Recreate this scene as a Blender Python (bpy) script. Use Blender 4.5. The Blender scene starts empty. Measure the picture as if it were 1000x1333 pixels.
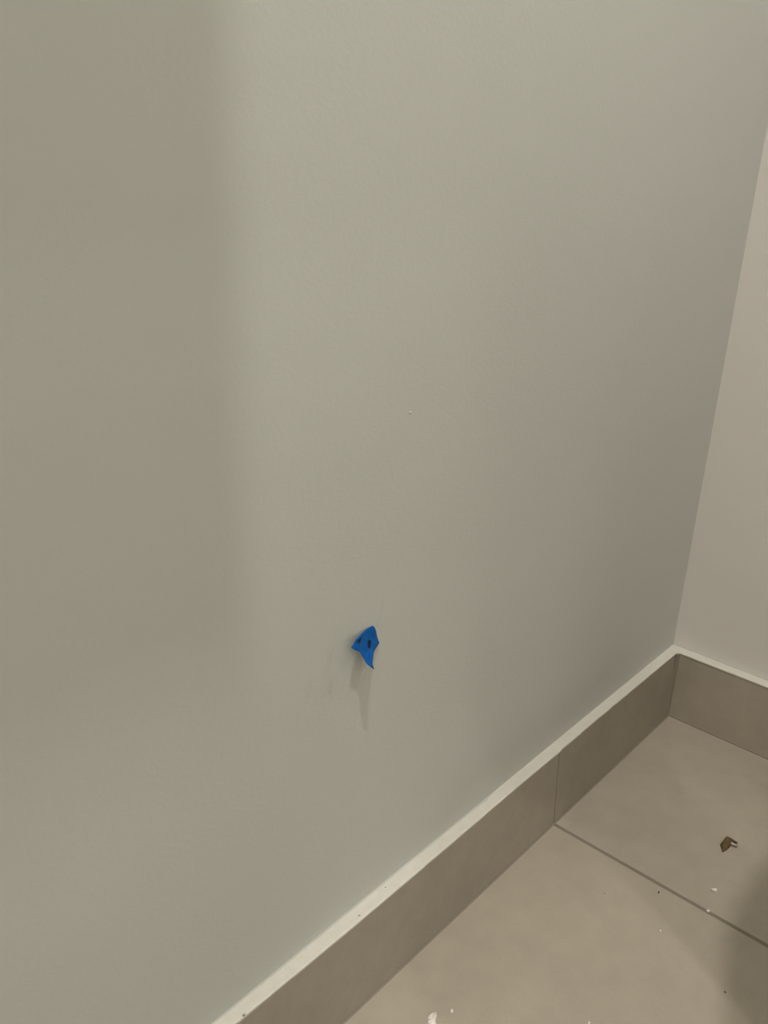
import bpy, bmesh, math, random
from mathutils import Vector, Matrix, geometry, noise

S = bpy.context.scene
COL = S.collection
random.seed(7)

# ------------------------------------------------------------------ camera
cam_data = bpy.data.cameras.new('camera')
cam = bpy.data.objects.new('camera', cam_data)
COL.objects.link(cam)
cam.location = (-1.04969, -0.38514, 0.69276)
cam.rotation_euler = (1.19243, -0.03481, -0.83648)
cam_data.sensor_fit = 'VERTICAL'
cam_data.sensor_height = 36.0
cam_data.sensor_width = 27.0
cam_data.lens = 36.0 * 1128.64 / 1333.0
cam_data.clip_start = 0.01
S.camera = cam

# ------------------------------------------------------------------ world, exposure
W = bpy.data.worlds.new('world'); S.world = W
W.use_nodes = True
W.node_tree.nodes['Background'].inputs[0].default_value = (1.0, 0.93, 0.8, 1)
W.node_tree.nodes['Background'].inputs[1].default_value = 0.02
S.view_settings.view_transform = 'Standard'
S.view_settings.look = 'None'
S.view_settings.gamma = 1
S.view_settings.use_curve_mapping = False
S.view_settings.exposure = 0.0

# ------------------------------------------------------------------ room size and lamps
RX0, RY0, RH = -2.6, -1.35, 2.4          # far ends of the room and its height
LAMP_TINT = (1.0, 0.96, 0.895)
# x, y, watts, cone in radians (0 = wide open panel)
LAMPS = [(-1.05, -0.50, 17.0, 0), (-0.70, -1.20, 4.5, 0), (-2.10, -0.75, 4.6, 0), (-1.46, -2.70, 660.0, 2.0)]  # last one is an added hallway lamp that throws the wall's light band
LAMP_R = 0.038

# ------------------------------------------------------------------ helpers
def link(name, me, parent=None, mat=None):
    o = bpy.data.objects.new(name, me)
    COL.objects.link(o)
    if mat: me.materials.append(mat)
    if parent: o.parent = parent
    return o

def from_bm(name, bm, mat=None, parent=None, smooth=False):
    me = bpy.data.meshes.new(name)
    bmesh.ops.recalc_face_normals(bm, faces=bm.faces)
    bm.to_mesh(me); bm.free()
    if smooth:
        for p in me.polygons: p.use_smooth = True
    return link(name, me, parent, mat)

def box_bm(x0, x1, y0, y1, z0, z1, bevel=0.0, seg=2):
    bm = bmesh.new()
    bmesh.ops.create_cube(bm, size=1)
    for v in bm.verts:
        v.co = Vector((x0 + (v.co.x + .5) * (x1 - x0), y0 + (v.co.y + .5) * (y1 - y0), z0 + (v.co.z + .5) * (z1 - z0)))
    if bevel:
        bmesh.ops.bevel(bm, geom=bm.edges[:], offset=bevel, segments=seg, affect='EDGES', profile=.5)
    return bm

def lathe_bm(profile, n=48, cx=0, cy=0):
    bm = bmesh.new(); rings = []
    for r, z in profile:
        if r < 1e-6: rings.append([bm.verts.new((cx, cy, z))])
        else: rings.append([bm.verts.new((cx + r * math.cos(2 * math.pi * i / n), cy + r * math.sin(2 * math.pi * i / n), z)) for i in range(n)])
    for a, b in zip(rings, rings[1:]):
        for i in range(n):
            j = (i + 1) % n
            f = [a[i % len(a)], a[j % len(a)], b[j % len(b)], b[i % len(b)]]
            u = []
            for v in f:
                if v not in u: u.append(v)
            if len(u) >= 3:
                try: bm.faces.new(u)
                except ValueError: pass
    return bm

def empty(name, loc, parent=None):
    o = bpy.data.objects.new(name, None); COL.objects.link(o)
    o.location = loc; o.empty_display_size = .05
    if parent: o.parent = parent
    return o

def tag(o, label, cat, group=None):
    o['label'] = label; o['category'] = cat
    if group: o['group'] = group
    return o

def struct(o, label=None, cat=None):
    o['kind'] = 'structure'
    if label: o['label'] = label
    if cat: o['category'] = cat
    return o

# ------------------------------------------------------------------ materials
def mat(name, col, rough=.6, spec=.3):
    m = bpy.data.materials.new(name); m.use_nodes = True
    b = m.node_tree.nodes['Principled BSDF']
    b.inputs['Base Color'].default_value = (*col, 1)
    b.inputs['Roughness'].default_value = rough
    b.inputs['Specular IOR Level'].default_value = spec
    return m, m.node_tree, b

def bump(nt, b, height, dist, strength=1.0, prev=None):
    n = nt.nodes.new('ShaderNodeBump')
    n.inputs['Distance'].default_value = dist
    n.inputs['Strength'].default_value = strength
    nt.links.new(height, n.inputs['Height'])
    if prev: nt.links.new(prev, n.inputs['Normal'])
    nt.links.new(n.outputs[0], b.inputs['Normal'])
    return n.outputs[0]

def coords(nt, scale=(1, 1, 1)):
    t = nt.nodes.new('ShaderNodeTexCoord'); m = nt.nodes.new('ShaderNodeMapping')
    m.inputs['Scale'].default_value = scale
    nt.links.new(t.outputs['Object'], m.inputs[0])
    return m.outputs[0]

def tnoise(nt, vec, scale, detail=4, rough=.55):
    n = nt.nodes.new('ShaderNodeTexNoise')
    n.inputs['Scale'].default_value = scale; n.inputs['Detail'].default_value = detail
    n.inputs['Roughness'].default_value = rough
    nt.links.new(vec, n.inputs['Vector'])
    return n.outputs['Fac']

def ramp(nt, fac, stops):
    r = nt.nodes.new('ShaderNodeValToRGB')
    while len(r.color_ramp.elements) < len(stops): r.color_ramp.elements.new(.5)
    for e, (p, c) in zip(r.color_ramp.elements, stops):
        e.position = p; e.color = (*c, 1)
    nt.links.new(fac, r.inputs[0])
    return r.outputs[0]

def mul(nt, a, b, fac=1.0, mode='MULTIPLY'):
    m = nt.nodes.new('ShaderNodeMix'); m.data_type = 'RGBA'; m.blend_type = mode
    m.inputs['Factor'].default_value = fac
    nt.links.new(a, m.inputs['A']); nt.links.new(b, m.inputs['B'])
    return m.outputs['Result']

def math_node(nt, op, a, b=None, clamp=False):
    n = nt.nodes.new('ShaderNodeMath'); n.operation = op; n.use_clamp = clamp
    for i, v in enumerate((a, b)):
        if v is None: continue
        if isinstance(v, (int, float)): n.inputs[i].default_value = v
        else: nt.links.new(v, n.inputs[i])
    return n.outputs[0]

WALL = (0.578, 0.586, 0.551)
def wall_material(name, smudges=(), WALL=WALL):
    m, nt, b = mat(name, WALL, .55, .25)
    v = coords(nt)
    n = tnoise(nt, v, 1.6, 3)
    c = ramp(nt, n, [(0.3, tuple(x * .985 for x in WALL)), (0.7, tuple(x * 1.015 for x in WALL))])
    if smudges:                                    # rubbed dirty marks on the paint around the tape
        total = None
        g = tnoise(nt, coords(nt, (1, 1, .5)), 260, 3)
        for (x, z, ax, az, tilt, amt) in smudges:
            mp = nt.nodes.new('ShaderNodeMapping'); mp.vector_type = 'TEXTURE'
            mp.inputs['Location'].default_value = (x, 0, z)
            mp.inputs['Rotation'].default_value = (0, tilt, 0)
            mp.inputs['Scale'].default_value = (ax, 1, az)
            t = nt.nodes.new('ShaderNodeTexCoord')
            nt.links.new(t.outputs['Object'], mp.inputs[0])
            gr = nt.nodes.new('ShaderNodeTexGradient'); gr.gradient_type = 'SPHERICAL'
            nt.links.new(mp.outputs[0], gr.inputs[0])
            a = math_node(nt, 'MULTIPLY', gr.outputs['Fac'], amt)
            total = a if total is None else math_node(nt, 'ADD', total, a)
        g2 = math_node(nt, 'MULTIPLY', math_node(nt, 'SUBTRACT', g, .3, True), 3.0, True)
        total = math_node(nt, 'MULTIPLY', total, g2, True)
        inv = math_node(nt, 'SUBTRACT', 1.0, total, True)
        cc = nt.nodes.new('ShaderNodeCombineColor')
        for i in range(3): nt.links.new(inv, cc.inputs[i])
        c = mul(nt, c, cc.outputs[0])
    nt.links.new(c, b.inputs['Base Color'])
    v2 = coords(nt, (1, 1, 1.6))
    p = bump(nt, b, tnoise(nt, v2, 210, 3, .6), .00025, .8)      # roller stipple
    bump(nt, b, tnoise(nt, v, 7, 2, .5), .0025, .35, p)          # slight waviness
    return m

M_WALL_TAPE = wall_material('wall_paint_marked', [
    (-.6655, .3585, .0035, .014, .35, .13), (-.6860, .3440, .006, .012, .15, .09),
    (-.6625, .3340, .007, .014, .3, .08), (-.6700, .3380, .016, .018, .2, .05),
    (-.6095, .3800, .0022, .012, .25, .09), (-.6130, .3700, .002, .008, .2, .07)])
M_WALL = wall_material('wall_paint')
M_WALL_RIGHT_LIT = wall_material('wall_paint_warm_lit', (), (.745, .705, .665))  # warm, and lightened in colour to make up for light missing on this wall
M_CEIL, _, _ = mat('ceiling_paint', (.75, .74, .70), .8, .1)

def tile_material(name, base, off):
    m, nt, b = mat(name, base, .48, .35)
    v = coords(nt)
    mp = nt.nodes.new('ShaderNodeMapping'); mp.inputs['Location'].default_value = off
    nt.links.new(v, mp.inputs[0]); v = mp.outputs[0]
    big = tnoise(nt, v, 5.5, 5, .6)
    fine = tnoise(nt, v, 38, 5, .6)
    c1 = ramp(nt, big, [(.28, tuple(x * .90 for x in base)), (.5, base), (.75, (base[0] * 1.06, base[1] * 1.05, base[2] * 1.03))])
    c2 = ramp(nt, fine, [(.3, (.94, .935, .925)), (.7, (1.03, 1.03, 1.03))])
    dots = tnoise(nt, v, 420, 2, .6)
    c3 = ramp(nt, dots, [(.33, (.93, .93, .92)), (.42, (1, 1, 1))])
    nt.links.new(mul(nt, mul(nt, c1, c2), c3), b.inputs['Base Color'])
    bump(nt, b, fine, .0004, .4)
    return m
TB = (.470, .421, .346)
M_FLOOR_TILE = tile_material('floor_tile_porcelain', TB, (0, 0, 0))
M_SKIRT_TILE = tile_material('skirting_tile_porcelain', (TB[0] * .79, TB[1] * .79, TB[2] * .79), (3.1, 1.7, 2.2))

M_SKIRT_TILE_LIT = tile_material('skirting_tile_lit', (TB[0] * .93, TB[1] * .92, TB[2] * .92), (7.3, 2.7, 1.2))  # lightened copy of the skirting tile, brightness of the light put into its colour
M_GROUT, nt, b = mat('grout', (.265, .238, .192), .9, .1)
bump(nt, b, tnoise(nt, coords(nt), 500, 3), .0004, .6)
M_CAP, nt, b = mat('skirting_top_paint', (.74, .72, .655), .6, .25)
c = ramp(nt, tnoise(nt, coords(nt), 120, 4), [(.3, (.72, .695, .61)), (.65, (.765, .74, .675))])
nt.links.new(c, b.inputs['Base Color'])
bump(nt, b, tnoise(nt, coords(nt), 300, 3), .0005, .6)
M_PLASTER, nt, b = mat('plaster_crumb', (.86, .83, .77), .8, .1)
bump(nt, b, tnoise(nt, coords(nt), 900, 3), .0003, .6)
M_GRIT, _, _ = mat('dark_grit', (.08, .07, .05), .8, .2)
M_TAPE, nt, b = mat('blue_masking_tape', (.003, .105, .40), .6, .15)
c = ramp(nt, tnoise(nt, coords(nt, (1, 1, .35)), 420, 3), [(.3, (.002, .095, .37)), (.7, (.005, .115, .42))])
nt.links.new(c, b.inputs['Base Color'])
bump(nt, b, tnoise(nt, coords(nt, (1, 1, .25)), 700, 2), .0002, .5)
M_INK, _, _ = mat('black_marker_ink', (.006, .006, .012), .5, .3)
M_BROWN, nt, b = mat('brown_scrap', (.15, .105, .045), .6, .3)
c = ramp(nt, tnoise(nt, coords(nt), 260, 3), [(.35, (.085, .062, .03)), (.65, (.17, .12, .048))])
nt.links.new(c, b.inputs['Base Color'])
M_PIN, _, b = mat('pale_metal', (.55, .50, .45), .38, .5)
b.inputs['Metallic'].default_value = .25
M_WHITE, _, _ = mat('white_plastic', (.8, .8, .78), .4, .4)
M_STEEL, _, b = mat('brushed_steel', (.6, .6, .6), .35, .5); b.inputs['Metallic'].default_value = 1
M_LENS, nt, b = mat('lamp_lens', (.9, .9, .85), .5)
b.inputs['Emission Color'].default_value = (*LAMP_TINT, 1)
b.inputs['Emission Strength'].default_value = 14

# ------------------------------------------------------------------ room shell
T = .1
wall_left = struct(from_bm('wall_left', box_bm(RX0 - T, T, 0, T, -T, RH + T), M_WALL_TAPE))
wall_right = struct(from_bm('wall_right', box_bm(0, T, RY0 - T, 0, -T, RH + T), M_WALL_RIGHT_LIT))
wall_back = struct(from_bm('wall_back', box_bm(RX0 - T, RX0, RY0 - T, 0, -T, RH + T), M_WALL))
DX0, DX1, DH = -1.10, -.26, 2.03                    # doorway added in the front wall to let the hall light in
wall_front = struct(empty('wall_front', (0, 0, 0)))
for (x0, x1, z0, z1) in ((RX0, DX0, -T, RH + T), (DX1, 0, -T, RH + T), (DX0, DX1, DH, RH + T)):
    from_bm('wall_panel', box_bm(x0, x1, RY0 - T, RY0, z0, z1), M_WALL, wall_front)
blocker_door = struct(empty('blocker_door', (-.56, RY0 - T - .025, 0)))      # unseen sliding door added, about one third open, to trim the hall light
from_bm('door_leaf', box_bm(-.26, .36, -.02, .02, .005, DH + .04, .002), M_WHITE, blocker_door)
from_bm('handle', box_bm(-.225, -.205, .0205, .045, .95, 1.15, .004), M_STEEL, blocker_door)
HX0, HX1, HY0 = -2.2, .9, -3.3                     # unseen hallway added beyond the doorway to house its lamp
wall_hall = struct(from_bm('wall_hall_back', box_bm(HX0 - T, HX1 + T, HY0 - T, HY0, -T, RH + T), M_WALL))
struct(from_bm('wall_hall_left', box_bm(HX0 - T, HX0, HY0, RY0 - T, -T, RH + T), M_WALL))
struct(from_bm('wall_hall_right', box_bm(HX1, HX1 + T, HY0, RY0 - T, -T, RH + T), M_WALL))
struct(from_bm('wall_hall_front', box_bm(T, HX1, RY0 - T, RY0, -T, RH + T), M_WALL))
struct(from_bm('ceiling_hall', box_bm(HX0, HX1, HY0, RY0 - T, RH, RH + T), M_CEIL))
struct(from_bm('floor_hall', box_bm(HX0, HX1, HY0, RY0, -T, 0), M_FLOOR_TILE))
ceiling = struct(from_bm('ceiling', box_bm(RX0, 0, RY0, 0, RH, RH + T), M_CEIL))

# small raised speck of dried paint on the wall
bm = bmesh.new(); bmesh.ops.create_icosphere(bm, subdivisions=2, radius=1)
for v in bm.verts:
    v.co = Vector((v.co.x * .0013, v.co.y * .0007, v.co.z * .0010)) * (1 + .25 * noise.noise(v.co * 2))
o = from_bm('paint_speck', bm, M_WALL, wall_left, True); o.location = (-.5868, -.0001, .5308)

# ------------------------------------------------------------------ floor: grout bed and tiles
floor = struct(from_bm('floor', box_bm(RX0, 0, RY0, 0, -T, -.0011), M_GROUT))
G = .0023
xs = [0.0, -.3144, -.9144, -1.5144, -2.1144, RX0]
ys = [-.004, -.610, -1.210, RY0]
for i in range(len(xs) - 1):
    for j in range(len(ys) - 1):
        x1 = xs[i] - (G if i else .004); x0 = xs[i + 1] + G
        y1 = ys[j] - (G if j else 0); y0 = ys[j + 1] + G
        if x1 - x0 < .02 or y1 - y0 < .02: continue
        t = from_bm('tile', box_bm(x0, x1, y0, y1, -.0095, 0, .0009, 2), M_FLOOR_TILE, floor)

# ------------------------------------------------------------------ tiled skirting
H = .1
def lean_tile(name, a0, a1, axis, back, f_top, f_bot, a1top=None, a0top=None, parent=None, zt=.0987):
    """a skirting tile: runs a0..a1 along axis, its face leans from f_bot (floor) to f_top"""
    bm = box_bm(0, 1, 0, 1, 0, 1)
    for v in bm.verts:
        u, w, z = v.co
        top = z > .5
        lo = a0top if (top and a0top is not None) else a0
        hi = a1top if (top and a1top is not None) else a1
        a = hi if u > .5 else lo
        d = back if w > .5 else (f_top if top else f_bot)
        zz = zt if top else .0012
        v.co = Vector((a, d, zz)) if axis == 'x' else Vector((d, a, zz))
    bmesh.ops.bevel(bm, geom=bm.edges[:], offset=.0008, segments=2, affect='EDGES')
    return from_bm(name, bm, M_SKIRT_TILE if axis == 'x' else M_SKIRT_TILE_LIT, parent)

def strip(name, axis, pts_front, pts_back, z0, z1, m, parent, crown=0.0):
    """solid strip lying between two measured wavy edges"""
    bm = bmesh.new(); cols = []
    for (a, f), (_, k) in zip(pts_front, pts_back):
        mid = (f + k) / 2
        ring = [(f, z0), (f, z1 - .0006), (f + (k - f) * .08, z1), (mid, z1 + crown), (k - (k - f) * .06, z1), (k, z1), (k, z0)]
        cols.append([bm.verts.new((a, d, z) if axis == 'x' else (d, a, z)) for d, z in ring])
    n = len(cols[0])
    for A, B in zip(cols, cols[1:]):
        for i in range(n):
            j = (i + 1) % n
            bm.faces.new((A[i], A[j], B[j], B[i]))
    bm.faces.new(cols[0]); bm.faces.new(list(reversed(cols[-1])))
    return from_bm(name, bm, m, parent, False)

def lerp_pts(tab, a):
    tab = sorted(tab)
    for (x0, v0), (x1, v1) in zip(tab, tab[1:]):
        if x0 <= a <= x1: return v0 + (v1 - v0) * (a - x0) / (x1 - x0)
    return tab[0][1] if a < tab[0][0] else tab[-1][1]

base_left = struct(empty('baseboard_left', (0, 0, 0)))
base_right = struct(empty('baseboard_right', (0, 0, 0)))
# left wall: joint slants a little, right-hand piece sits a hair further back
J0, J1 = -.3144, -.3162
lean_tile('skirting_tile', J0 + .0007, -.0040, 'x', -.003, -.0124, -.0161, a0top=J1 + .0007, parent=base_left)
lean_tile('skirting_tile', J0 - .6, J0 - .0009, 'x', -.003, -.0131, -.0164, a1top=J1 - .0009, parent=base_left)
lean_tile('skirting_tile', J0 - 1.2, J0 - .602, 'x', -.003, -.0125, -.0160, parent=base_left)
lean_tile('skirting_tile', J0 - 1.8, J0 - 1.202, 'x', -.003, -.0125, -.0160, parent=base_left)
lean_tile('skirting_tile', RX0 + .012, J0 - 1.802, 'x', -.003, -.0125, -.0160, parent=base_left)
# grout standing behind / between the pieces and along the floor
from_bm('grout_bed', box_bm(RX0, -.004, -.0115, 0, -.001, .0975), M_GROUT, base_left)
front_tab = [(-2.6, -.0125), (-.90, -.0122), (-.7716, -.0124), (-.70, -.0133), (-.64, -.0138), (-.587, -.0137), (-.473, -.0132), (-.39, -.0128),
             (-.335, -.0131), (-.3165, -.0133), (-.309, -.0126), (-.2417, -.0123), (-.1518, -.0127), (-.02, -.0131), (0, -.0131)]
back_tab = [(-2.6, 0), (-.7825, -.0010), (-.6324, -.0010), (-.5816, -.0011), (-.50, -.0010), (-.4795, -.0010), (-.455, -.0014), (-.4405, -.0026),
            (-.436, -.0015), (-.4189, .0003), (-.3699, .0003), (-.30, 0), (-.2539, 0), (0, 0)]
N = 220
XE = -.0158
xx = sorted([RX0 + .001 + (XE - RX0 - .001) * i / N for i in range(N + 1)] + [-.4405, -.436, -.3165, -.3125])
fr = [(a, lerp_pts(front_tab, a) + .00035 * noise.noise(Vector((a * 60, 0, 0)))) for a in xx]
bk = [(a, .001) for a in xx]
strip('top_edge', 'x', fr, bk, .0975, H, M_CAP, base_left, .0)
# wall-coloured sealant where wall meets the top edge, wavy
sf = [(a, min(-.0002, lerp_pts(back_tab, a) - .0005) + .00010 * noise.noise(Vector((a * 45, 3, 0)))) for a in xx]
strip('sealant_bead', 'x', sf, bk, H - .0005, H + .0003, M_WALL, base_left)

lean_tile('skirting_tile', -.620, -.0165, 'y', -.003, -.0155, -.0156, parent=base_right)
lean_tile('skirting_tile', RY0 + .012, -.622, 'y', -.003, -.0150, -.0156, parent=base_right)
from_bm('grout_bed', box_bm(-.0115, 0, RY0, -.0125, -.001, .0975), M_GROUT, base_right)
yy = [RY0 + .001 + (-.0002 - RY0 - .001) * i / 120 for i in range(121)]
f2 = [(a, -.0154 + .0004 * noise.noise(Vector((a * 50, 5, 0)))) for a in yy]
strip('top_edge', 'y', f2, [(a, .001) for a in yy], .0975, H, M_CAP, base_right)
strip('sealant_bead', 'y', [(a, -.0011 + .0008 * noise.noise(Vector((a * 40, 8, 0)))) for a in yy], [(a, .001) for a in yy], H - .0005, H + .001, M_WALL, base_right)

def fillet(name, r, z0, z1, m, parent, cx=-.0152, cy=-.0128):
    """concave corner bead filling the inside corner"""
    bm = bmesh.new()
    pts = [(cx + .004, cy + .004)]
    pts += [(cx - r + r * math.sin(t * math.pi / 16), cy - r + r * math.cos(t * math.pi / 16)) for t in range(9)]
    lo = [bm.verts.new((x, y, z0)) for x, y in pts]; hi = [bm.verts.new((x, y, z1)) for x, y in pts]
    n = len(pts)
    for i in range(n):
        j = (i + 1) % n
        bm.faces.new((lo[i], lo[j], hi[j], hi[i]))
    bm.faces.new(lo); bm.faces.new(hi)
    return from_bm(name, bm, m, parent)
fillet('top_edge', .007, .0975, H - .0003, M_CAP, base_right)
fillet('corner_grout', .0038, .0, .0975, M_GROUT, base_right, -.0155, -.0134)
# grout fillet along the floor under the skirting
def floor_bead(axis, a0, a1, f, parent):
    bm = bmesh.new(); R = .0022
    prof = [(f + .002, -.001), (f + .002, R), (f, R), (f - R * .35, R * .35), (f - R, .0002), (f - R, -.001)]
    A = [bm.verts.new((a0, d, z) if axis == 'x' else (d, a0, z)) for d, z in prof]
    B = [bm.verts.new((a1, d, z) if axis == 'x' else (d, a1, z)) for d, z in prof]
    for i in range(len(prof)):
        j = (i + 1) % len(prof); bm.faces.new((A[i], A[j], B[j], B[i]))
    bm.faces.new(A); bm.faces.new(B)
    from_bm('floor_grout', bm, M_GROUT, parent)
floor_bead('x', RX0 + .01, -.014, -.0160, base_left)
floor_bead('y', RY0 + .01, -.014, -.0152, base_right)

# nicks and grime on the skirting's top edge
for (x, y, r) in ((-.5959, -.0052, .0009), (-.6347, -.0101, .0012), (-.7620, -.0118, .0015)):
    bm = bmesh.new(); bmesh.ops.create_icosphere(bm, subdivisions=2, radius=1)
    for v in bm.verts: v.co = Vector((v.co.x * r, v.co.y * r * .6, v.co.z * r * .35)) * (1 + .4 * noise.noise(v.co * 1.7 + Vector((x * 50, 0, 0))))
    o = from_bm('dirt_speck', bm, M_SKIRT_TILE, base_left, True); o.location = (x, y, H + .0001)

# ------------------------------------------------------------------ blue tape curling off the wall
OUT= [[-0.61965, -0.0003, 0.3708], [-0.62742, -0.0012, 0.37126], [-0.63489, -0.003, 0.37059], [-0.64363, -0.006, 0.37102], [-0.65316, -0.0105, 0.36945], [-0.64815, -0.0105, 0.36563], [-0.64257, -0.0095, 0.36158], [-0.64114, -0.0115, 0.35701], [-0.64089, -0.0145, 0.35331], [-0.63892, -0.0175, 0.35043], [-0.63396, -0.0165, 0.34603], [-0.63535, -0.0155, 0.35042], [-0.62344, -0.006, 0.35205], [-0.61866, -0.0035, 0.35214], [-0.61244, -0.0015, 0.35325], [-0.61384, -0.0004, 0.35841], [-0.61568, -0.0002, 0.36536], [-0.6173, -0.0002, 0.36872]]
INN= [[-0.64939, -0.00967, 0.36875], [-0.6434, -0.00624, 0.3687], [-0.64446, -0.00729, 0.36764], [-0.64558, -0.00839, 0.36663], [-0.6476, -0.01034, 0.36637], [-0.64037, -0.00568, 0.36917], [-0.6408, -0.00613, 0.36759], [-0.64164, -0.00697, 0.36635], [-0.64166, -0.00706, 0.36445], [-0.6436, -0.00892, 0.36409], [-0.63583, -0.00373, 0.36847], [-0.63661, -0.00451, 0.36716], [-0.63714, -0.00507, 0.36565], [-0.63879, -0.00666, 0.36504], [-0.63914, -0.00705, 0.3634], [-0.64049, -0.00835, 0.36255], [-0.64162, -0.00946, 0.36155], [-0.63254, -0.00296, 0.36879], [-0.63301, -0.00346, 0.36722], [-0.63353, -0.004, 0.36569], [-0.63348, -0.00403, 0.36372], [-0.63455, -0.00508, 0.36264], [-0.63601, -0.00648, 0.36186], [-0.63679, -0.00726, 0.36055], [-0.63693, -0.00747, 0.35874], [-0.63821, -0.0087, 0.35783], [-0.62875, -0.00176, 0.36874], [-0.62894, -0.002, 0.36695], [-0.6298, -0.00285, 0.36567], [-0.63073, -0.00377, 0.36446], [-0.63082, -0.00393, 0.36259], [-0.63111, -0.00426, 0.36087], [-0.63242, -0.00553, 0.35997], [-0.63344, -0.00653, 0.35885], [-0.63333, -0.0065, 0.35681], [-0.63427, -0.00742, 0.35562], [-0.6375, -0.01043, 0.35631], [-0.63836, -0.01129, 0.35508], [-0.62571, -0.00126, 0.36929], [-0.62565, -0.00127, 0.3673], [-0.62552, -0.00123, 0.36526], [-0.6262, -0.00192, 0.36383], [-0.627, -0.00272, 0.36251], [-0.62684, -0.00265, 0.36043], [-0.62741, -0.00324, 0.35892], [-0.6286, -0.00439, 0.35791], [-0.6302, -0.00591, 0.35723], [-0.63092, -0.00664, 0.35586], [-0.63226, -0.00793, 0.35499], [-0.6347, -0.0102, 0.35502], [-0.63507, -0.01061, 0.35338], [-0.63726, -0.01267, 0.35324], [-0.63911, -0.01441, 0.35283], [-0.62265, -0.00075, 0.36985], [-0.62293, -0.00108, 0.36812], [-0.62302, -0.00123, 0.36624], [-0.62293, -0.00123, 0.36421], [-0.62285, -0.00124, 0.3622], [-0.62381, -0.00218, 0.36099], [-0.62409, -0.00251, 0.35925], [-0.6246, -0.00305, 0.35768], [-0.62488, -0.00337, 0.35594], [-0.62625, -0.00468, 0.35506], [-0.62785, -0.00619, 0.35438], [-0.62967, -0.00791, 0.35389], [-0.63223, -0.01029, 0.35401], [-0.6324, -0.01052, 0.3522], [-0.63421, -0.01221, 0.35173], [-0.63714, -0.01492, 0.3522], [-0.63855, -0.01626, 0.35143], [-0.6196, -0.00035, 0.36849], [-0.61978, -0.00059, 0.36667], [-0.62013, -0.00098, 0.36498], [-0.62005, -0.00099, 0.36296], [-0.61975, -0.0008, 0.36076], [-0.62028, -0.00135, 0.35921], [-0.62155, -0.00257, 0.35823], [-0.62215, -0.00319, 0.35673], [-0.62213, -0.00325, 0.35475], [-0.62343, -0.00449, 0.3538], [-0.62495, -0.00593, 0.35305], [-0.6254, -0.00641, 0.35145], [-0.62822, -0.009, 0.35175], [-0.61674, -0.00022, 0.36532], [-0.61706, -0.00059, 0.3636], [-0.61724, -0.00083, 0.36177], [-0.61711, -0.0008, 0.3597], [-0.61754, -0.00126, 0.35805], [-0.61858, -0.00227, 0.35689], [-0.61941, -0.00309, 0.35556], [-0.61981, -0.00353, 0.3539], [-0.61453, -0.00094, 0.3567], [-0.61529, -0.00171, 0.35531], [-0.61576, -0.00221, 0.35369]]
MARKS= [[[-0.62668, -0.00305, 0.36251], [-0.62323, -0.0026, 0.36053], [-0.62441, -0.00331, 0.35838], [-0.62629, -0.00453, 0.35582], [-0.62938, -0.00527, 0.35794], [-0.62696, -0.00328, 0.35942]], [[-0.63468, -0.00354, 0.36955], [-0.63678, -0.00481, 0.368], [-0.64035, -0.00699, 0.36673], [-0.64241, -0.00703, 0.36798], [-0.64157, -0.00633, 0.36993], [-0.63878, -0.00491, 0.37015]], [[-0.64323, -0.00649, 0.37035], [-0.64438, -0.00702, 0.36891], [-0.64727, -0.00775, 0.36995], [-0.64521, -0.00661, 0.37024]]]

tape = tag(empty('masking_tape', (OUT[0][0], 0, OUT[0][2])),
           'torn scrap of blue masking tape with black pen marks curling off the wall', 'tape')
base = Vector((OUT[0][0], 0, OUT[0][2]))
pts3 = [Vector(p) for p in OUT + INN]
p2 = [Vector((p.x, p.z)) for p in pts3]
n_out = len(OUT)
res = geometry.delaunay_2d_cdt(p2, [], [list(range(n_out))], 1, 1e-7)
vs, fs = res[0], res[2]
bm = bmesh.new()
def depth_at(x, z):
    s = w = 0
    for p in pts3:
        q = 1 / (((p.x - x) ** 2 + (p.z - z) ** 2) ** 1.5 + 1e-11); s += q * p.y; w += q
    return s / w
bv = [bm.verts.new(Vector((v.x, depth_at(v.x, v.y), v.y)) - base) for v in vs]
for f in fs: bm.faces.new([bv[i] for i in f])
sheet = from_bm('tape_sheet', bm, M_TAPE, tape, True)
sm = sheet.modifiers.new('thickness', 'SOLIDIFY'); sm.thickness = .00025; sm.offset = 0
for k, mk in enumerate(MARKS):
    bm = bmesh.new()
    v = [bm.verts.new(Vector((p[0], depth_at(p[0], p[2]) - .0004, p[2])) - base) for p in mk]
    c = bm.verts.new(sum((w.co for w in v), Vector()) / len(v))
    for i in range(len(v)): bm.faces.new((c, v[i], v[(i + 1) % len(v)]))
    o = from_bm('pen_mark', bm, M_INK, tape)
    mo = o.modifiers.new('thickness', 'SOLIDIFY'); mo.thickness = .0001

# ------------------------------------------------------------------ debris on the floor
def crumb(name, x, y, sx, sy, sz, rot, seed, m, label, cat, group=None, z=0.0):
    bm = bmesh.new(); bmesh.ops.create_icosphere(bm, subdivisions=3, radius=1)
    for v in bm.verts:
        d = v.co.normalized()
        k = 1 + .45 * noise.noise(d * 1.6 + Vector((seed * 7.3, 0, 0))) + .18 * noise.noise(d * 5 + Vector((seed, 4, 0)))
        v.co = Vector((d.x * sx * k, d.y * sy * k, max(d.z, -.75) * sz * k))
    zmin = min(v.co.z for v in bm.verts)
    for v in bm.verts: v.co.z -= zmin
    o = from_bm(name, bm, m)
    o.location = (x, y, z); o.rotation_euler.z = rot
    return tag(o, label, cat, group)
GRP = 'white plaster crumbs on the floor'
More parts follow.
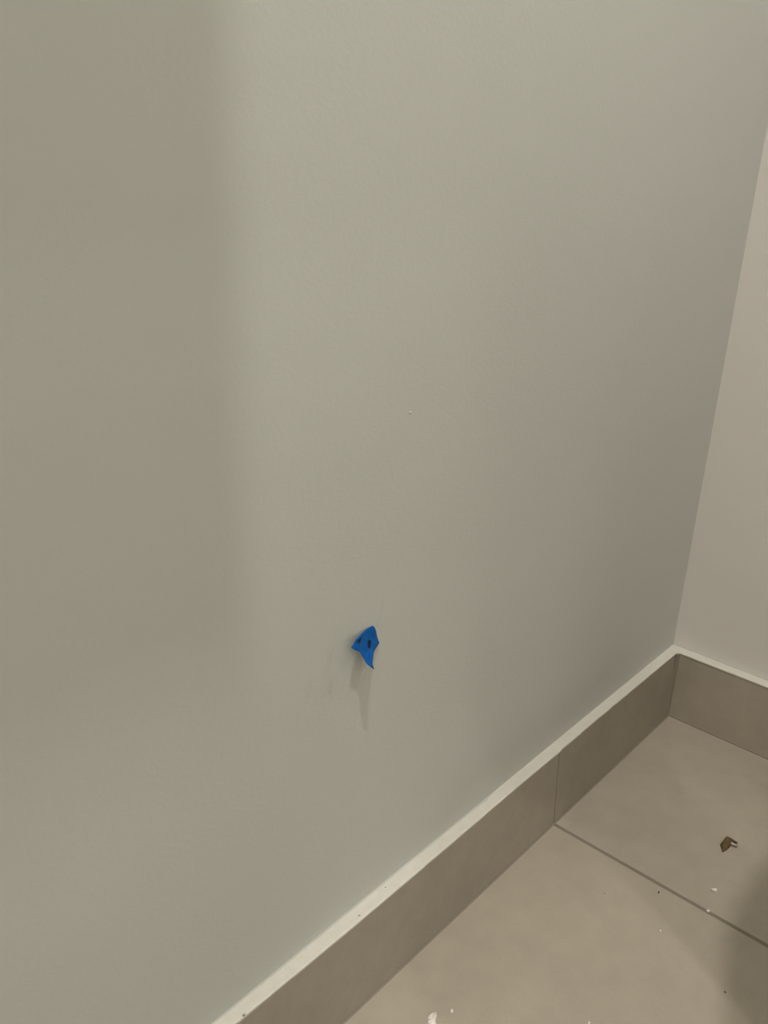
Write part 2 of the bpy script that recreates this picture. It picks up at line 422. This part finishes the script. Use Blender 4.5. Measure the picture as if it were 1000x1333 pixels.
# the large two-lobed flake at the bottom of the picture
bm = bmesh.new()
prof = [(-.6092, -.0735), (-.6085, -.0702), (-.6052, -.0690), (-.6048, -.0672), (-.6010, -.0668), (-.5965, -.0672), (-.5945, -.0688), (-.5962, -.0712),
        (-.5990, -.0728), (-.6015, -.0742), (-.6040, -.0765), (-.6075, -.0782), (-.6105, -.0775), (-.6115, -.0752)]
cx = sum(p[0] for p in prof) / len(prof); cy = sum(p[1] for p in prof) / len(prof)
lo = [bm.verts.new((x - cx, y - cy, .0)) for x, y in prof]
hi = [bm.verts.new(((x - cx) * .86, (y - cy) * .86, .0014 + .0009 * math.sin(i * 2.1))) for i, (x, y) in enumerate(prof)]
ce = bm.verts.new((0, 0, .0028))
n = len(prof)
for i in range(n):
    j = (i + 1) % n
    bm.faces.new((lo[i], lo[j], hi[j], hi[i])); bm.faces.new((hi[i], hi[j], ce))
bm.faces.new(lo)
o = from_bm('plaster_crumb', bm, M_PLASTER); o.location = (cx, cy, 0)
tag(o, 'largest white plaster flake on the floor, cut off by the bottom of the picture', 'debris', GRP)
crumb('plaster_crumb', -.5848, -.0788, .0019, .0014, .0011, .5, 2, M_PLASTER, 'small white plaster crumb right beside the largest flake at the bottom', 'debris', GRP)
crumb('plaster_crumb', -.2830, -.1925, .0030, .0020, .0014, -.9, 3, M_PLASTER, 'oval white plaster crumb between the floor joint and the brown scrap', 'debris', GRP)
crumb('plaster_crumb', -.3140, -.1990, .0016, .0014, .0014, .4, 4, M_PLASTER, 'tiny white plaster crumb lying in the joint between two floor tiles', 'debris', GRP, z=-.0008)
crumb('plaster_crumb', -.3715, -.1746, .0009, .0008, .0006, .2, 5, M_PLASTER, 'faint pale speck alone in the middle of the nearer floor tile', 'debris', GRP)
crumb('plaster_crumb', -.5099, -.1735, .0010, .0009, .0007, .7, 6, M_PLASTER, 'pale speck at the bottom edge of the picture, right of centre', 'debris', GRP)
GG = 'dark grit on the floor'
crumb('grit_speck', -.3265, -.1510, .0013, .0009, .0007, .3, 7, M_GRIT, 'small dark speck just below the joint between the floor tiles', 'debris', GG)
crumb('grit_speck', -.3954, -.2491, .0012, .0006, .0006, 1.0, 8, M_GRIT, 'small dark speck lying inside the shadow on the floor', 'debris', GG)
crumb('grit_speck', -.3672, -.1105, .0009, .0008, .0003, .8, 9, M_SKIRT_TILE, 'faint brownish speck on the nearer floor tile, left of the dark one', 'debris', GG)

# brown wedge-shaped scrap with a pale pin
scrap = tag(empty('fastener_scrap', (-.2040, -.1756, 0)), 'small brown wedge-shaped scrap with a pale metal pin on the farther floor tile', 'debris')
bm = bmesh.new()
P = [(-.0005, .0030, .0090), (.0007, .0004, .0088), (-.0108, .0019, .0042), (-.0183, -.0010, .0002), (-.0112, -.0033, .0002),   # 0-4 ridge, flank, toe
     (-.0031, -.0040, .0002), (-.0036, -.0028, .0055), (.0030, -.0026, .0065), (.0056, -.0061, .0035), (.0078, -.0082, .0008),   # 5-9 mouth and wing
     (.0040, .0050, .0002), (.0090, .0000, .0002), (-.0080, .0060, .0002), (.0098, -.0066, .0002), (-.0060, -.0010, .0062)]      # 10-13 foot behind, 14 crest
V = [bm.verts.new(p) for p in P]
for f in [(0, 2, 14), (2, 3, 4), (2, 4, 14), (4, 5, 6), (4, 6, 14), (0, 14, 1), (14, 6, 1), (1, 6, 7), (1, 7, 11), (0, 1, 11), (0, 11, 10), (0, 10, 12), (0, 12, 2), (2, 12, 3),
          (7, 8, 13), (7, 13, 11), (8, 9, 13), (6, 8, 7)]:
    bm.faces.new([V[i] for i in f])
wedge = from_bm('wedge', bm, M_BROWN, scrap)
mo = wedge.modifiers.new('thickness', 'SOLIDIFY'); mo.thickness = .0006; mo.offset = -1
a, c = Vector((-.0013, -.0022, .0040)), Vector((.0012, -.0098, .0016))
bm = bmesh.new()
bmesh.ops.create_cone(bm, cap_ends=True, segments=14, radius1=.0016, radius2=.0012, depth=(c - a).length)
bmesh.ops.bevel(bm, geom=[e for e in bm.edges if len(e.link_faces) == 2 and any(len(f.verts) > 4 for f in e.link_faces)], offset=.0003, segments=2, affect='EDGES')
q = (c - a).to_track_quat('Z', 'Y')
bmesh.ops.transform(bm, matrix=Matrix.Translation((a + c) / 2) @ q.to_matrix().to_4x4(), verts=bm.verts)
from_bm('pin', bm, M_PIN, scrap, True)['label'] = 'pale metal pin'

# ------------------------------------------------------------------ unseen things added outside the frame to cast the soft shadows
M_RUBBER, _, _ = mat('grey_rubber', (.12, .12, .12), .6, .3)
M_CERAMIC, _, _ = mat('white_ceramic', (.85, .85, .83), .15, .5)
M_OAK, nt, b = mat('oak_veneer', (.42, .30, .18), .5, .3)
c = ramp(nt, tnoise(nt, coords(nt, (1, 1, 9)), 9, 4), [(.3, (.36, .25, .15)), (.7, (.48, .35, .22))])
nt.links.new(c, b.inputs['Base Color'])

def rounded_bm(x0, x1, y0, y1, z0, z1, r, seg=10, round_right=False):
    """slab whose left-hand vertical corners are rounded"""
    bm = bmesh.new(); pts = []
    for cx_, cy_, a0, on in ((x1 - r, y1 - r, 0, round_right), (x0 + r, y1 - r, 90, True), (x0 + r, y0 + r, 180, True), (x1 - r, y0 + r, 270, round_right)):
        if on:
            for k in range(seg + 1):
                a = math.radians(a0 + 90 * k / seg); pts.append((cx_ + r * math.cos(a), cy_ + r * math.sin(a)))
        else:
            a = math.radians(a0 + 45); pts.append((cx_ + math.copysign(r, math.cos(a)), cy_ + math.copysign(r, math.sin(a))))
    lo = [bm.verts.new((x, y, z0)) for x, y in pts]; hi = [bm.verts.new((x, y, z1)) for x, y in pts]
    n = len(pts)
    for i in range(n): bm.faces.new((lo[i], lo[(i + 1) % n], hi[(i + 1) % n], hi[i]))
    bm.faces.new(lo); bm.faces.new(hi)
    return bm
VX0, VX1, VY0, VY1, VH = -.628, -.22, -.64, -.302, .72  # unseen basin, added to cast the shadow on floor and wall
vcx, vcy = (VX0 + VX1) / 2, (VY0 + VY1) / 2
van = tag(empty('blocker_basin', (vcx, vcy, 0)), 'unseen white pedestal basin with rounded corners, added to cast the floor and wall shadow', 'basin')
def vb(name, bm, m, sm=False):
    bmesh.ops.translate(bm, vec=(-vcx, -vcy, 0), verts=bm.verts)
    return from_bm(name, bm, m, van, sm)
vb('bowl', rounded_bm(VX0, VX1, VY0, VY1, VH - .16, VH - .012, .11, 24, True), M_CERAMIC)
bm = rounded_bm(VX0, VX1, VY0, VY1, VH - .012, VH, .11, 24, True)
bmesh.ops.bevel(bm, geom=[e for e in bm.edges if abs(e.verts[0].co.z - VH) < 1e-5 and abs(e.verts[1].co.z - VH) < 1e-5], offset=.004, segments=2, affect='EDGES')
vb('basin_rim', bm, M_CERAMIC)
vb('pedestal', lathe_bm([(0, 0), (.115, 0), (.112, .02), (.075, .10), (.065, .35), (.085, .50), (.13, VH - .158), (0, VH - .158)], 40, vcx, vcy - .02), M_CERAMIC, True)
vb('plughole', lathe_bm([(0, VH + .0012), (.020, VH + .0012), (.022, VH), (0, VH)], 24, vcx, vcy + .02), M_STEEL)
vb('tap', lathe_bm([(0, VH), (.022, VH), (.018, VH + .012), (.012, VH + .02), (.012, VH + .12), (0, VH + .125)], 20, vcx, VY0 + .045), M_STEEL, True)

# unseen cabinet added above the frame to shade the taped wall
CX0, CX1, CD, CZ0, CZ1 = -1.50, -.838, .16, 1.02, 1.72
cab = tag(empty('blocker_cabinet', ((CX0 + CX1) / 2, 0, CZ0)), 'unseen white two-door cabinet, added high on the taped wall to shade it', 'cabinet')
def cb(name, x0, x1, y0, y1, z0, z1, m, parent=cab, bev=.0015):
    o = from_bm(name, box_bm(x0 - cab.location.x, x1 - cab.location.x, y0, y1, z0 - CZ0, z1 - CZ0, bev), m, parent)
    return o
cb('body', CX0, CX1, -CD + .019, -.001, CZ0, CZ1, M_WHITE)
xm = (CX0 + CX1) / 2
for x0, x1, hx in ((CX0, xm - .0015, xm - .04), (xm + .0015, CX1, xm + .04)):
    d = cb('door', x0, x1, -CD, -CD + .0185, CZ0, CZ1, M_WHITE)
    cb('handle', hx - .005, hx + .005, -CD - .024, -CD - .0002, CZ0 + .05, CZ0 + .17, M_STEEL, d, .003)

# ------------------------------------------------------------------ ceiling downlights (out of frame, light the room)
WHERE = ['round ceiling downlight in front of the wall cabinet', 'round ceiling downlight by the sliding door',
         'round ceiling downlight at the far left end of the room', 'round ceiling downlight added in the hallway to throw the light band']
for k, (lx, ly, pw, cone) in enumerate(LAMPS):
    d = tag(empty('ceiling_downlight', (lx, ly, RH)), WHERE[k], 'light', 'ceiling downlights')
    from_bm('trim_ring', lathe_bm([(.036, -.001), (.040, -.006), (.052, -.004), (.054, 0), (.036, 0)]), M_WHITE, d, True)
    from_bm('lens', lathe_bm([(0, -.0018), (.0358, -.0018), (.0358, 0), (0, 0)]), M_LENS, d)
    if cone:
        ld = bpy.data.lights.new('downlight_beam', 'SPOT'); ld.spot_size = cone; ld.spot_blend = 1; ld.shadow_soft_size = .06
    else:
        ld = bpy.data.lights.new('downlight_beam', 'AREA'); ld.shape = 'DISK'; ld.size = LAMP_R * 2
    ld.energy = pw; ld.color = LAMP_TINT
    lo_ = bpy.data.objects.new('downlight_beam', ld); COL.objects.link(lo_)
    lo_.parent = d; lo_.location = (0, 0, -.02 if cone else -.008)
